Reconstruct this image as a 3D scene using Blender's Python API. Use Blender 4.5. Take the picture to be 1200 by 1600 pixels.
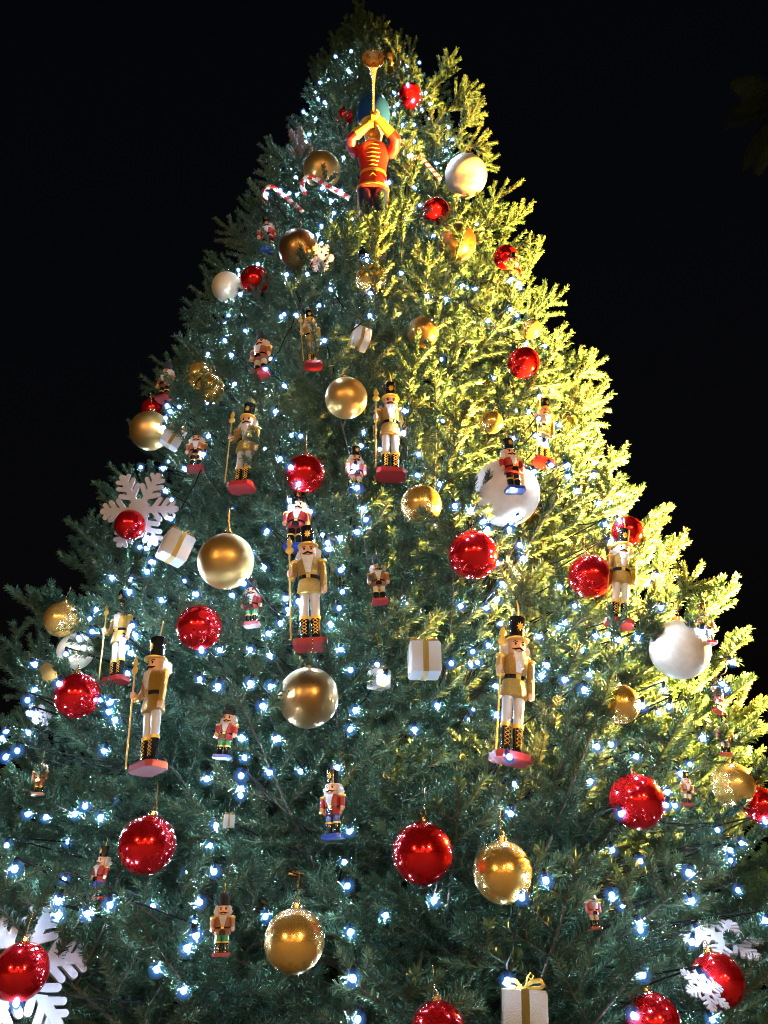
import bpy, math, random
import numpy as np
from mathutils import Vector, Matrix, Euler

for o in list(bpy.data.objects):
    bpy.data.objects.remove(o, do_unlink=True)
S = bpy.context.scene
COL = S.collection
R = math.radians
PI = math.pi

# ------------------------------------------------------------------ camera, sky, exposure
FPX, PITCH, CAM = 1256.0, R(30), Vector((0.0, -6.0, 1.6))      # focal length in photo pixels (1200 x 1600)
cam_d = bpy.data.cameras.new('camera')
cam = bpy.data.objects.new('camera', cam_d); COL.objects.link(cam)
cam_d.sensor_fit = 'VERTICAL'; cam_d.sensor_height = 32.0; cam_d.lens = FPX / 1600 * 32.0
cam_d.clip_start = 0.05; cam_d.clip_end = 600
cam.location = CAM; cam.rotation_euler = (PI / 2 + PITCH, 0, 0)
S.camera = cam

world = bpy.data.worlds.new('World'); S.world = world; world.use_nodes = True
wn = world.node_tree.nodes; wl = world.node_tree.links
sky = wn.new('ShaderNodeTexSky'); sky.sky_type = 'NISHITA'; sky.sun_disc = False
sky.sun_elevation = R(-4); sky.sun_rotation = R(200)
wl.new(sky.outputs[0], wn['Background'].inputs[0]); wn['Background'].inputs[1].default_value = 0.12

S.view_settings.view_transform = 'Standard'; S.view_settings.look = 'None'
S.view_settings.exposure = 0.2; S.view_settings.gamma = 1.0; S.view_settings.use_curve_mapping = False
S.cycles.use_denoising = True; S.cycles.denoising_prefilter = 'NONE'; S.cycles.filter_width = 1.0
S.cycles.max_bounces = 6; S.cycles.diffuse_bounces = 3; S.cycles.glossy_bounces = 4
S.cycles.transmission_bounces = 4; S.cycles.transparent_max_bounces = 6
S.cycles.sample_clamp_indirect = 4.0
S.cycles.use_light_tree = True
S.cycles.caustics_reflective = False; S.cycles.caustics_refractive = False

FLOOD_POS, FLOOD_W, FLOOD_COL = Vector((3.85, -0.95, 3.7)), 62000, (1.0, 0.48, 0.075)
LED_STRENGTH = 1700
FRONT_LAMP = 520

# ------------------------------------------------------------------ materials
MATS = {}
def mat(name, col, rough=0.5, metal=0.0, spec=0.5, noise=0.0, nscale=20, bump=0.0, bscale=60, emis=None, estr=0, coat=0, rvar=0.0):
    if name in MATS: return MATS[name]
    m = bpy.data.materials.new(name); m.use_nodes = True
    nt = m.node_tree; b = nt.nodes['Principled BSDF']
    b.inputs['Base Color'].default_value = (*col, 1)
    b.inputs['Roughness'].default_value = rough; b.inputs['Metallic'].default_value = metal
    b.inputs['Specular IOR Level'].default_value = spec
    b.inputs['Coat Weight'].default_value = coat
    if emis:
        b.inputs['Emission Color'].default_value = (*emis, 1); b.inputs['Emission Strength'].default_value = estr
    if noise or bump or rvar:
        tc = nt.nodes.new('ShaderNodeTexCoord')
    if noise or rvar:
        n = nt.nodes.new('ShaderNodeTexNoise'); n.inputs['Scale'].default_value = nscale; n.inputs['Detail'].default_value = 4
        nt.links.new(tc.outputs['Object'], n.inputs['Vector'])
    if noise:
        mx = nt.nodes.new('ShaderNodeMix'); mx.data_type = 'RGBA'
        mx.inputs['A'].default_value = (*[c * (1 - noise) for c in col], 1)
        mx.inputs['B'].default_value = (*[min(1, c * (1 + noise)) for c in col], 1)
        nt.links.new(n.outputs['Fac'], mx.inputs['Factor']); nt.links.new(mx.outputs['Result'], b.inputs['Base Color'])
    if rvar:
        mr = nt.nodes.new('ShaderNodeMapRange'); mr.inputs['From Min'].default_value = 0.3; mr.inputs['From Max'].default_value = 0.7
        mr.inputs['To Min'].default_value = rough; mr.inputs['To Max'].default_value = rough + rvar
        nt.links.new(n.outputs['Fac'], mr.inputs['Value']); nt.links.new(mr.outputs['Result'], b.inputs['Roughness'])
    if bump:
        n2 = nt.nodes.new('ShaderNodeTexNoise'); n2.inputs['Scale'].default_value = bscale; n2.inputs['Detail'].default_value = 3
        nt.links.new(tc.outputs['Object'], n2.inputs['Vector'])
        bp = nt.nodes.new('ShaderNodeBump'); bp.inputs['Strength'].default_value = bump; bp.inputs['Distance'].default_value = 0.01
        nt.links.new(n2.outputs['Fac'], bp.inputs['Height']); nt.links.new(bp.outputs['Normal'], b.inputs['Normal'])
    MATS[name] = m
    return m

def needle_material():
    m = bpy.data.materials.new('fir_needles'); m.use_nodes = True
    nt = m.node_tree; nt.nodes.clear(); N = nt.nodes.new; L = nt.links.new
    out = N('ShaderNodeOutputMaterial'); pb = N('ShaderNodeBsdfPrincipled'); tr = N('ShaderNodeBsdfTranslucent'); mix = N('ShaderNodeMixShader')
    oi = N('ShaderNodeObjectInfo'); tc = N('ShaderNodeTexCoord'); nz = N('ShaderNodeTexNoise'); at = N('ShaderNodeAttribute'); at.attribute_name = 'tone'
    nz.inputs['Scale'].default_value = 3.5; nz.inputs['Detail'].default_value = 3
    L(tc.outputs['Object'], nz.inputs['Vector'])
    a1 = N('ShaderNodeMath'); a1.operation = 'MULTIPLY_ADD'; a1.inputs[1].default_value = 0.35; L(oi.outputs['Random'], a1.inputs[0])
    a2 = N('ShaderNodeMath'); a2.operation = 'MULTIPLY_ADD'; a2.inputs[1].default_value = 0.45
    L(nz.outputs['Fac'], a2.inputs[0]); L(a1.outputs[0], a2.inputs[2]); 
    a3 = N('ShaderNodeMath'); a3.operation = 'MULTIPLY_ADD'; a3.inputs[1].default_value = 0.45; L(at.outputs['Fac'], a3.inputs[0]); L(a2.outputs[0], a3.inputs[2])
    a1.inputs[2].default_value = -0.15
    cr = N('ShaderNodeValToRGB'); e = cr.color_ramp.elements
    e[0].position = 0.1; e[0].color = (0.024, 0.070, 0.044, 1)
    e[1].position = 0.95; e[1].color = (0.165, 0.205, 0.100, 1)
    k = cr.color_ramp.elements.new(0.5); k.color = (0.062, 0.135, 0.078, 1)
    L(a3.outputs[0], cr.inputs[0]); L(cr.outputs[0], pb.inputs['Base Color']); L(cr.outputs[0], tr.inputs['Color'])
    pb.inputs['Roughness'].default_value = 0.42; pb.inputs['Specular IOR Level'].default_value = 0.25
    mix.inputs[0].default_value = 0.12
    L(pb.outputs[0], mix.inputs[1]); L(tr.outputs[0], mix.inputs[2]); L(mix.outputs[0], out.inputs[0])
    return m

M_NEEDLE = needle_material()
M_BARK = mat('fir_bark', (0.085, 0.068, 0.050), 0.85, noise=0.45, nscale=40, bump=0.5, bscale=120)
M_RED = mat('red_lacquer', (0.70, 0.010, 0.014), 0.13, metal=0.80, rvar=0.04, nscale=6, coat=0.15)
M_GOLD = mat('gold_chrome', (0.78, 0.47, 0.12), 0.19, metal=0.78, rvar=0.06, nscale=6, coat=0.2)
M_MATTE = mat('satin_gold', (0.52, 0.31, 0.095), 0.33, metal=0.85, rvar=0.1, nscale=8)
M_BRONZE = mat('bronze', (0.32, 0.18, 0.06), 0.27, metal=0.92, rvar=0.12, nscale=7)
M_CHAMP = mat('champagne', (0.72, 0.60, 0.42), 0.5, metal=0.35, noise=0.12, nscale=14, bump=0.3, bscale=70)
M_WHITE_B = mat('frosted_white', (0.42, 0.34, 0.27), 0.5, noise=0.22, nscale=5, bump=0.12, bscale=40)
M_GLIT = mat('gold_glitter', (0.46, 0.26, 0.045), 0.30, metal=0.7, noise=0.5, nscale=160, bump=0.9, bscale=190)
M_GPAINT = mat('gold_paint', (0.72, 0.44, 0.08), 0.32, metal=0.55, noise=0.15, nscale=20)
M_SKIN = mat('painted_face', (0.62, 0.33, 0.20), 0.38, noise=0.08, nscale=12, coat=0.2)
M_BLACK = mat('black_gloss', (0.012, 0.012, 0.014), 0.16, coat=0.5)
M_FUR_BLACK = mat('black_plush', (0.012, 0.011, 0.012), 0.9, bump=0.8, bscale=90)
M_WHITE = mat('white_paint', (0.46, 0.42, 0.40), 0.4, noise=0.05, nscale=14)
M_FUR = mat('white_fur', (0.56, 0.53, 0.53), 0.95, bump=0.9, bscale=60)
M_REDP = mat('red_paint', (0.26, 0.008, 0.007), 0.45, noise=0.2, nscale=10, coat=0.05)
M_BLUEP = mat('blue_paint', (0.012, 0.035, 0.24), 0.3, noise=0.12, nscale=10, coat=0.3)
M_GREENP = mat('green_paint', (0.02, 0.20, 0.07), 0.35, noise=0.12, nscale=10)
M_BROWNP = mat('brown_paint', (0.24, 0.08, 0.03), 0.35, noise=0.2, nscale=10)
M_PINKP = mat('rose_paint', (0.62, 0.16, 0.20), 0.4, noise=0.12, nscale=10)
M_NAVY = mat('navy_paint', (0.008, 0.016, 0.06), 0.28, noise=0.15, nscale=8, coat=0.3)
M_TEAL = mat('blue_lacquer', (0.008, 0.045, 0.20), 0.3, noise=0.2, nscale=6, coat=0.4)
M_BRASS = mat('brass', (0.78, 0.50, 0.22), 0.2, metal=0.95, rvar=0.1)
M_SNOW = mat('white_foam_board', (0.34, 0.31, 0.345), 0.6, noise=0.04, nscale=9, bump=0.1, bscale=40)
M_CABLE = mat('dark_cable', (0.008, 0.010, 0.010), 0.75, spec=0.15)
M_LED = mat('led_lens', (0.8, 0.85, 1.0), 0.3, emis=(0.50, 0.72, 1.0), estr=LED_STRENGTH)
def glow_material(fac):  # see-through blue emission that imitates bloom around a bulb
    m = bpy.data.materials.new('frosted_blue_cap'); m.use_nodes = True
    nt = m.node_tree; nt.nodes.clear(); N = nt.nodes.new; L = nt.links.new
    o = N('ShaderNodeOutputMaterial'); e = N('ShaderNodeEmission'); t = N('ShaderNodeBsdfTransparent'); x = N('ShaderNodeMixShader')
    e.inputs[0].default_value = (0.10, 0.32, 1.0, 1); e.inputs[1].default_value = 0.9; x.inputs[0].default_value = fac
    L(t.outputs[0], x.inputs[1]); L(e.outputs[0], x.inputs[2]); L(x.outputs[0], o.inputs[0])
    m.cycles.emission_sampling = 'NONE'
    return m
M_HALO, M_HALO2, M_HALO3 = glow_material(0.30), glow_material(0.13), glow_material(0.06)
M_STEEL = mat('painted_steel', (0.03, 0.032, 0.035), 0.45, metal=0.4, noise=0.2, nscale=15)
M_GLOBE = mat('lamp_globe', (0.9, 0.8, 0.6), 0.3, emis=(1.0, 0.66, 0.30), estr=FRONT_LAMP)
M_LENS = mat('flood_lens', (0.9, 0.8, 0.6), 0.3, emis=(1.0, 0.70, 0.30), estr=60)
M_PAVE = mat('paving', (0.24, 0.21, 0.18), 0.7, noise=0.25, nscale=1.5, bump=0.2, bscale=30)
M_PALM_G = mat('palm_green', (0.06, 0.09, 0.03), 0.5, noise=0.3, nscale=3)
M_PALM_D = mat('palm_dead', (0.45, 0.22, 0.11), 0.8, noise=0.4, nscale=3)

# ------------------------------------------------------------------ mesh helpers
def mk(name, pieces, smooth=True):
    """pieces: list of (verts, faces, material); returns mesh data"""
    V, F, MI, ms = [], [], [], []
    for v, f, m in pieces:
        if m not in ms: ms.append(m)
        k = ms.index(m); o = len(V)
        V.extend([tuple(p) for p in v]); F.extend([tuple(i + o for i in q) for q in f]); MI.extend([k] * len(f))
    me = bpy.data.meshes.new(name); me.from_pydata(V, [], F)
    for m in ms: me.materials.append(m)
    me.polygons.foreach_set('material_index', MI)
    if smooth: me.polygons.foreach_set('use_smooth', [True] * len(F))
    me.update()
    if smooth:
        try: me.set_sharp_from_angle(angle=R(38))
        except Exception: pass
    return me

def ob(name, me, parent=None, loc=(0, 0, 0), rot=(0, 0, 0), scale=None):
    o = bpy.data.objects.new(name, me); COL.objects.link(o)
    o.location = loc; o.rotation_euler = rot
    if scale is not None: o.scale = (scale,) * 3 if not hasattr(scale, '__len__') else scale
    if parent: o.parent = parent
    return o

def tag(o, label, cat, group=None, kind=None):
    if label: o['label'] = label
    if cat: o['category'] = cat
    if group: o['group'] = group
    if kind: o['kind'] = kind
    return o

def box(x0, x1, y0, y1, z0, z1):
    v = [(x0, y0, z0), (x1, y0, z0), (x1, y1, z0), (x0, y1, z0), (x0, y0, z1), (x1, y0, z1), (x1, y1, z1), (x0, y1, z1)]
    return v, [(0, 3, 2, 1), (4, 5, 6, 7), (0, 1, 5, 4), (1, 2, 6, 5), (2, 3, 7, 6), (3, 0, 4, 7)]

def lathe(prof, seg=16, c=(0, 0), sx=1, sy=1):
    v, f = [], []
    for r, z in prof:
        for j in range(seg):
            a = 2 * PI * j / seg
            v.append((c[0] + r * sx * math.cos(a), c[1] + r * sy * math.sin(a), z))
    n = len(prof)
    for i in range(n - 1):
        for j in range(seg):
            k = (j + 1) % seg
            f.append((i * seg + j, i * seg + k, (i + 1) * seg + k, (i + 1) * seg + j))
    f.append(tuple(reversed(range(seg)))); f.append(tuple(range((n - 1) * seg, n * seg)))
    return v, f

def sphere(c, r, seg=16, rings=10, s=(1, 1, 1)):
    pr = [(r * math.sin(PI * i / rings) if 0 < i < rings else r * 0.002, -r * math.cos(PI * i / rings)) for i in range(rings + 1)]
    v, f = lathe(pr, seg)
    return [(c[0] + x * s[0], c[1] + y * s[1], c[2] + z * s[2]) for x, y, z in v], f

def tube(pts, rad, seg=8, caps=True):
    P = [Vector(p) for p in pts]; n = len(P)
    if not hasattr(rad, '__len__'): rad = [rad] * n
    v, f = [], []
    up = Vector((0.13, 0.21, 1)).normalized(); prev = None
    for i in range(n):
        t = (P[min(i + 1, n - 1)] - P[max(i - 1, 0)])
        t = t.normalized() if t.length > 1e-9 else Vector((0, 0, 1))
        u = prev if prev is not None else (up if abs(t.dot(up)) < 0.95 else Vector((1, 0, 0)))
        a = (u - t * u.dot(t)).normalized(); b = t.cross(a); prev = a
        for j in range(seg):
            w = 2 * PI * j / seg
            v.append(tuple(P[i] + (a * math.cos(w) + b * math.sin(w)) * rad[i]))
    for i in range(n - 1):
        for j in range(seg):
            k = (j + 1) % seg
            f.append((i * seg + j, i * seg + k, (i + 1) * seg + k, (i + 1) * seg + j))
    if caps: f.append(tuple(reversed(range(seg)))); f.append(tuple(range((n - 1) * seg, n * seg)))
    return v, f

def prism(poly, z0, z1):
    n = len(poly)
    v = [(x, y, z0) for x, y in poly] + [(x, y, z1) for x, y in poly]
    return v, [tuple(reversed(range(n))), tuple(range(n, 2 * n))] + [(i, (i + 1) % n, n + (i + 1) % n, n + i) for i in range(n)]

def stadium(x0, y0, x1, y1, w, n=6):
    a = math.atan2(y1 - y0, x1 - x0); p = []
    for i in range(n + 1):
        t = a - PI / 2 + PI * i / n; p.append((x1 + w * math.cos(t), y1 + w * math.sin(t)))
    for i in range(n + 1):
        t = a + PI / 2 + PI * i / n; p.append((x0 + w * math.cos(t), y0 + w * math.sin(t)))
    return p

# ------------------------------------------------------------------ the photograph's rays
CF = Vector((0, math.cos(PITCH), math.sin(PITCH))); CU = Vector((0, -math.sin(PITCH), math.cos(PITCH))); CX = Vector((1, 0, 0))
def ray(px, py):
    return (CF + CX * ((px - 600) / FPX) + CU * ((800 - py) / FPX))
def proj(p):
    d = Vector(p) - CAM; w = d.dot(CF)
    return 600 + FPX * d.dot(CX) / w, 800 - FPX * d.dot(CU) / w

# tree envelope: radius of the branch tips at height z
PZ = [0.3, 0.8, 1.6, 2.6, 3.4, 3.7, 4.1, 4.6, 5.1, 5.6, 6.3, 7.0, 7.8, 8.5, 9.4, 10.3, 11.2, 11.9, 12.4, 12.9]
PR = [2.7, 3.1, 3.05, 2.85, 2.65, 2.56, 2.40, 2.27, 2.15, 2.03, 1.87, 1.72, 1.52, 1.36, 1.19, 1.02, 0.78, 0.48, 0.22, 0.02]
def env(z): return float(np.interp(z, PZ, PR))
def axis(z):
    t = min(1, max(0, (z - 10) / 2.9)); return -0.08 - 0.28 * t * t * (3 - 2 * t)

# ------------------------------------------------------------------ ground, lamps, palms
gv = [(-120, -120, 0), (120, -120, 0), (120, 120, 0), (-120, 120, 0)]
g = ob('ground', mk('ground', [(gv, [(0, 1, 2, 3)], M_PAVE)], False)); g['kind'] = 'structure'

def street_lamp(x, y, h, label):
    root = tag(ob('street_lamp', None, loc=(x, y, 0)), label, 'street lamp', 'street lamps behind the viewer')
    ob('post', mk('post', [(*lathe([(0.16, 0), (0.16, 0.12), (0.09, 0.3), (0.06, 0.6), (0.045, h - 0.35), (0.07, h - 0.3), (0.07, h - 0.22)], 14), M_STEEL)]), root)
    ob('globe', mk('globe', [(*sphere((0, 0, h), 0.22, 18, 12), M_GLOBE)]), root)
    ob('cap', mk('cap', [(*lathe([(0.24, h + 0.13), (0.16, h + 0.22), (0.03, h + 0.28), (0.02, h + 0.38)], 14), M_STEEL)]), root)
street_lamp(-5.2, -11.0, 3.8, 'warm globe street lamp behind the viewer, nearest on the left')
street_lamp(0.4, -17.5, 5.2, 'tallest warm globe street lamp behind the viewer')
street_lamp(3.4, -10.2, 4.1, 'warm globe street lamp nearest behind the viewer')
street_lamp(10.5, -21.0, 4.6, 'warm globe street lamp far behind the viewer on the right')

def arcade():
    rg = random.Random(21)
    root = tag(ob('shop_building', None, loc=(-2, -32, 0)), 'low shop building with warm lit windows behind the viewer', 'building')
    ob('wall', mk('wall', [(*box(-16, 16, -6, 0, 0, 7.5), M_PAVE)], False), root)
    ob('roof', mk('roof', [(*box(-16.4, 16.4, -6.4, 0.4, 7.503, 7.9), M_STEEL)], False), root)
    for fl, (z0, z1) in enumerate(((0.5, 2.9), (4.2, 6.0))):
        for i in range(9):
            if rg.random() < 0.3: continue
            x = -14 + i * 3.4; w = rg.uniform(.7, 1.3)
            f = ob('window', mk('window', [(*box(x - w - .1, x + w + .1, 0.003, 0.06, z0 - .1, z1 + .1), M_STEEL)], False), root)
            ob('pane', mk('pane', [(*box(x - w, x + w, 0.062, 0.08, z0, z1), mat('lit_window_%d' % rg.randint(0, 2), (.6, .5, .3), emis=(1, .68, .34), estr=(3, 7, 14)[rg.randint(0, 2)]))], False), f)
arcade()

def floodlight():
    root = tag(ob('floodlight', None, loc=(FLOOD_POS.x + 0.55, FLOOD_POS.y - 0.1, 0)), 'amber floodlight on a tall post just right of the tree', 'floodlight')
    ob('post', mk('post', [(*lathe([(0.11, 0), (0.11, 0.1), (0.06, 0.14), (0.045, FLOOD_POS.z + 0.1)], 12), M_STEEL)]), root)
    d = (Vector((0.2, -0.4, 6.0)) - FLOOD_POS).normalized()
    q = d.to_track_quat('-Z', 'Y'); rel = FLOOD_POS - root.location
    hv, hf = lathe([(0.09, 0.28), (0.15, 0.2), (0.17, 0.03), (0.18, 0.0)], 16)
    M = Matrix.Translation(rel) @ q.to_matrix().to_4x4()
    ob('housing', mk('housing', [([M @ Vector(p) for p in hv], hf[:-1], M_STEEL)]), root)
    lv, lf = lathe([(0.16, 0.012), (0.16, 0.016)], 16)
    ob('lens', mk('lens', [([M @ Vector(p) for p in lv], lf, M_LENS)]), root)
    ob('bracket', mk('bracket', [(*tube([(0, 0, FLOOD_POS.z), rel + Vector((0.15, 0, 0))], 0.025, 8), M_STEEL)]), root)
    L = bpy.data.lights.new('flood_beam', 'SPOT'); L.energy = FLOOD_W; L.color = FLOOD_COL
    L.spot_size = R(150); L.spot_blend = 0.5; L.shadow_soft_size = 0.12
    lo = bpy.data.objects.new('flood_beam', L); COL.objects.link(lo); lo.parent = root
    lo.location = rel + d * 0.03; lo.rotation_euler = q.to_euler()
floodlight()

def frond_mesh(name, L, droop, m, seed):
    rng = random.Random(seed); pts = []
    for i in range(15):
        t = i / 14; pts.append(Vector((L * t * (1 - 0.25 * droop * t), 0, L * (0.35 * t - droop * t * t))))
    P = [(*tube(pts, [0.03 * (1 - 0.85 * i / 14) for i in range(15)], 4), m)]
    v, f = [], []
    for i in range(46):
        t = 0.12 + 0.87 * i / 45; k = t * 14; a = int(min(13, k)); p = pts[a].lerp(pts[a + 1], k - a); d = (pts[a + 1] - pts[a]).normalized()
        ll = 0.55 * math.sin(PI * min(1, t * 0.85 + 0.12)) + 0.08
        for s in (-1, 1):
            dr = (d * 0.75 + Vector((0, s * 0.8, -0.25 + rng.uniform(-0.15, 0.15)))).normalized()
            w = d * 0.016; e = p + dr * ll; mid = p + dr * ll * 0.5 + Vector((0, 0, 0.02)); o = len(v)
            v += [tuple(p - w), tuple(p + w), tuple(mid + w), tuple(e), tuple(mid - w)]; f += [(o, o + 1, o + 2, o + 4), (o + 4, o + 2, o + 3)]
    P.append((v, f, m))
    return mk(name, P, False)
FR_G = [frond_mesh('frond', 2.3, 0.5, M_PALM_G, 1), frond_mesh('frond', 2.1, 0.85, M_PALM_G, 2)]
FR_D = [frond_mesh('dead_frond', 1.7, 1.25, M_PALM_D, 3)]
def palm(x, y, h, label, seed):
    rng = random.Random(seed)
    root = tag(ob('palm_tree', None, loc=(x, y, 0)), label, 'palm tree', 'palms in the dark')
    pr = [(0.30, 0)] + [(0.19 + (0.02 if i % 2 else 0), h * (i + 1) / 40) for i in range(40)]
    ob('trunk', mk('trunk', [(*lathe(pr, 10), M_PALM_D)]), root)
    for i in range(26):
        ob('frond', FR_G[i % 2], root, (0, 0, h), (rng.uniform(-.3, .3), -rng.uniform(-0.5, 1.0), i * 2.4))
    for i in range(22):
        ob('dead_frond', FR_D[0], root, (0, 0, h - 0.1 - rng.random() * 0.7), (rng.uniform(-.3, .3), rng.uniform(0.35, 0.9), i * 2.4 + .6))
d = ray(1240, 168); t = 15.0 / d.y; p = CAM + d * t
palm(p.x, p.y, p.z, 'dim palm crown with brown hanging fronds at the upper right edge', 5)
d = ray(1290, 760); t = 24.0 / d.y; p = CAM + d * t
palm(p.x, p.y, p.z, 'barely visible palm low in the dark beyond the right side of the tree', 6)

# ------------------------------------------------------------------ the fir
def branch_mesh(name, L, F, seed):
    """one bough along +X: stem, side shoots, twigs, needles; F = leafy length from the tip"""
    rng = np.random.default_rng(seed)
    segs = []      # (p0, p1, r0, r1, needles?, tone)
    def poly(p, d, ln, n, r0, r1, lift, needles, tone, curl=0.0):
        pts = [np.array(p, float)]; d = np.array(d, float); d /= np.linalg.norm(d); st = ln / n; out = []
        for i in range(n):
            d = d + np.array([0, 0, lift / n]) + rng.normal(0, 0.022, 3); d /= np.linalg.norm(d)
            q = pts[-1] + d * st
            a, b = r0 + (r1 - r0) * i / n, r0 + (r1 - r0) * (i + 1) / n
            segs.append((pts[-1], q, a, b, needles(((i + .5) / n)) if callable(needles) else needles, tone)); out.append((q, d.copy(), (i + 1) / n * ln)); pts.append(q)
        return out
    n = max(5, int(L / 0.15))
    main = poly((0, 0, 0), (1, 0, -0.08), L, n, 0.006 + 0.0075 * L, 0.003, 0.45, lambda t: (1 - t) * L < F, 0.35)
    side = 1
    for (q, d, s) in main[:-1]:
        dt = L - s
        if dt > F or dt < 0.09:
            continue
        for rep in range(2):
            side = -side
            if rng.random() < 0.06: continue
            perp = np.cross([0, 0, 1], d); perp /= np.linalg.norm(perp)
            up = np.cross(d, perp)
            ln = min(0.72, 0.58 * dt + 0.09) * rng.uniform(0.68, 1.12)
            if dt > 0.8 * F: ln *= 0.75
            elev = rng.normal(0.06, 0.15); ang = R(rng.uniform(44, 62))
            dd = d * math.cos(ang) + (perp * side * math.cos(elev) + up * math.sin(elev)) * math.sin(ang)
            tone = rng.uniform(0.1, 0.7)
            sub = poly(q - (d * rng.uniform(0, 0.05)), dd, ln, max(2, int(ln / 0.125)), 0.0045, 0.0026, 0.28, True, tone)
            s2 = rng.choice([-1, 1])
            for (q2, d2, u) in sub[:-1]:
                r2 = ln - u
                if rng.random() < 0.12 or r2 < 0.07: continue
                s2 = -s2
                p2 = np.cross(up, d2); p2 /= (np.linalg.norm(p2) + 1e-9)
                l2 = min(0.30, 0.55 * r2 + 0.075) * rng.uniform(0.65, 1.15)
                e2 = rng.normal(0.05, 0.14); a2 = R(rng.uniform(36, 52))
                d3 = d2 * math.cos(a2) + (p2 * s2 * math.cos(e2) + up * math.sin(e2)) * math.sin(a2)
                poly(q2, d3, l2, 2, 0.0028, 0.0018, 0.2, True, tone + rng.uniform(0, 0.35))
    return mesh_from_segs(name, segs, rng)

def mesh_from_segs(name, segs, rng):
    # stems as 3-sided prisms, needles as slim blades
    V, Fc, MI, T = [], [], [], []
    vo = 0
    for p, q, a, b, nd, tn in segs:
        d = q - p; d = d / np.linalg.norm(d); u = np.cross(d, [0.3, 0.2, 1]); u /= np.linalg.norm(u); w = np.cross(d, u)
        for c, r in ((p, a), (q, b)):
            for j in range(3):
                th = 2.0944 * j; V.append(c + (u * math.cos(th) + w * math.sin(th)) * r); T.append(0)
        for j in range(3):
            k = (j + 1) % 3; Fc.append((vo + j, vo + k, vo + 3 + k)); MI.append(0); Fc.append((vo + j, vo + 3 + k, vo + 3 + j)); MI.append(0)
        vo += 6
    NV = []; NT = []; NN = []
    for p, q, a, b, nd, tn in segs:
        if not nd: continue
        ln = np.linalg.norm(q - p); d = (q - p) / ln
        k = max(6, int(ln * 1250))
        t = rng.random(k)[:, None]
        u = np.cross(d, [0, 0, 1.0]); u /= (np.linalg.norm(u) + 1e-9); w = np.cross(u, d)
        ph = rng.normal(PI / 2, 1.35, k)[:, None]      # thinner on the underside
        rad = u * np.cos(ph) + w * np.sin(ph)
        be = np.radians(rng.uniform(36, 62, k))[:, None]
        nd_ = d * np.cos(be) + rad * np.sin(be)
        nl = rng.uniform(0.022, 0.034, k)[:, None]
        base = p + d * ln * t + rad * a * 0.8
        wd = np.cross(nd_, rad + rng.normal(0, 0.6, (k, 3))); wd /= (np.linalg.norm(wd, axis=1)[:, None] + 1e-9)
        hw = 0.0023
        tip = base + nd_ * nl
        tri = np.stack([base - wd * hw * 0.8, base + wd * hw * 0.8, tip + wd * hw * 0.7, tip - wd * hw * 0.7], 1)
        NV.append(tri.reshape(-1, 3)); nrm = rad * 0.9 + nd_ * 0.35 + rng.normal(0, 0.22, (k, 3)); nrm /= np.linalg.norm(nrm, axis=1)[:, None]; NN.append(np.repeat(nrm, 4, axis=0)); NT.append(np.repeat(np.clip(tn + rng.normal(0, 0.12, k), 0, 1), 4))
    NV = np.concatenate(NV); NT = np.concatenate(NT); nn = len(NV) // 4
    allv = np.concatenate([np.array(V), NV])
    nf0 = len(Fc); nf = nf0 + nn
    loops = np.concatenate([np.array(Fc).ravel(), np.arange(len(V), len(V) + nn * 4)]); nl_ = nf0 * 3 + nn * 4
    me = bpy.data.meshes.new(name)
    me.vertices.add(len(allv)); me.vertices.foreach_set('co', allv.astype(np.float32).ravel())
    me.loops.add(nl_); me.loops.foreach_set('vertex_index', loops.astype(np.int32))
    me.polygons.add(nf); me.polygons.foreach_set('loop_start', np.concatenate([np.arange(0, nf0 * 3, 3), np.arange(nf0 * 3, nl_, 4)]).astype(np.int32))
    me.materials.append(M_BARK); me.materials.append(M_NEEDLE)
    me.polygons.foreach_set('material_index', np.array([0] * nf0 + [1] * nn, dtype=np.int32))
    at = me.attributes.new('tone', 'FLOAT', 'POINT'); at.data.foreach_set('value', np.concatenate([np.zeros(len(V)), NT]).astype(np.float32))
    me.polygons.foreach_set('use_smooth', np.ones(nf, dtype=bool))
    me.update(calc_edges=True); me.validate()
    vn = np.empty(len(allv) * 3, dtype=np.float32); me.vertices.foreach_get('normal', vn); vn = vn.reshape(-1, 3)
    vn[len(V):] = np.concatenate(NN)          # needles shade as the round shoot they sit on
    me.normals_split_custom_set_from_vertices(vn)
    return me

def shoot_mesh(name, seed):
    """a candelabrum of stiff straight fingers along +X"""
    rng = np.random.default_rng(seed); segs = []
    def finger(p, d, ln, r, tone):
        d = np.array(d, float); d /= np.linalg.norm(d); p = np.array(p, float)
        for i in range(3):
            d2 = d + rng.normal(0, 0.03, 3); d2 /= np.linalg.norm(d2); q = p + d2 * ln / 3
            segs.append((p, q, r * (1 - .2 * i), r * (.8 - .2 * i), True, tone)); p = q
    main = rng.uniform(.34, .48)
    finger((0, 0, 0), (1, 0, .1), main, .0055, .6)
    for j, t in enumerate((.10, .28, .46)):
        a0 = rng.uniform(-.5, .5)
        for s in (-1, 1):
            if rng.random() < .12: continue
            an = R(rng.uniform(30, 46)); ph = a0 + (0 if s > 0 else PI) + rng.normal(0, .25)
            finger((main * t, 0, main * t * .1), (math.cos(an), math.sin(an) * math.cos(ph), math.sin(an) * math.sin(ph) + .12), (main * (1 - t) * .62 + .05) * rng.uniform(.8, 1.1), .004, .55 + rng.uniform(0, .3))
    return mesh_from_segs(name, segs, rng)

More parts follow.
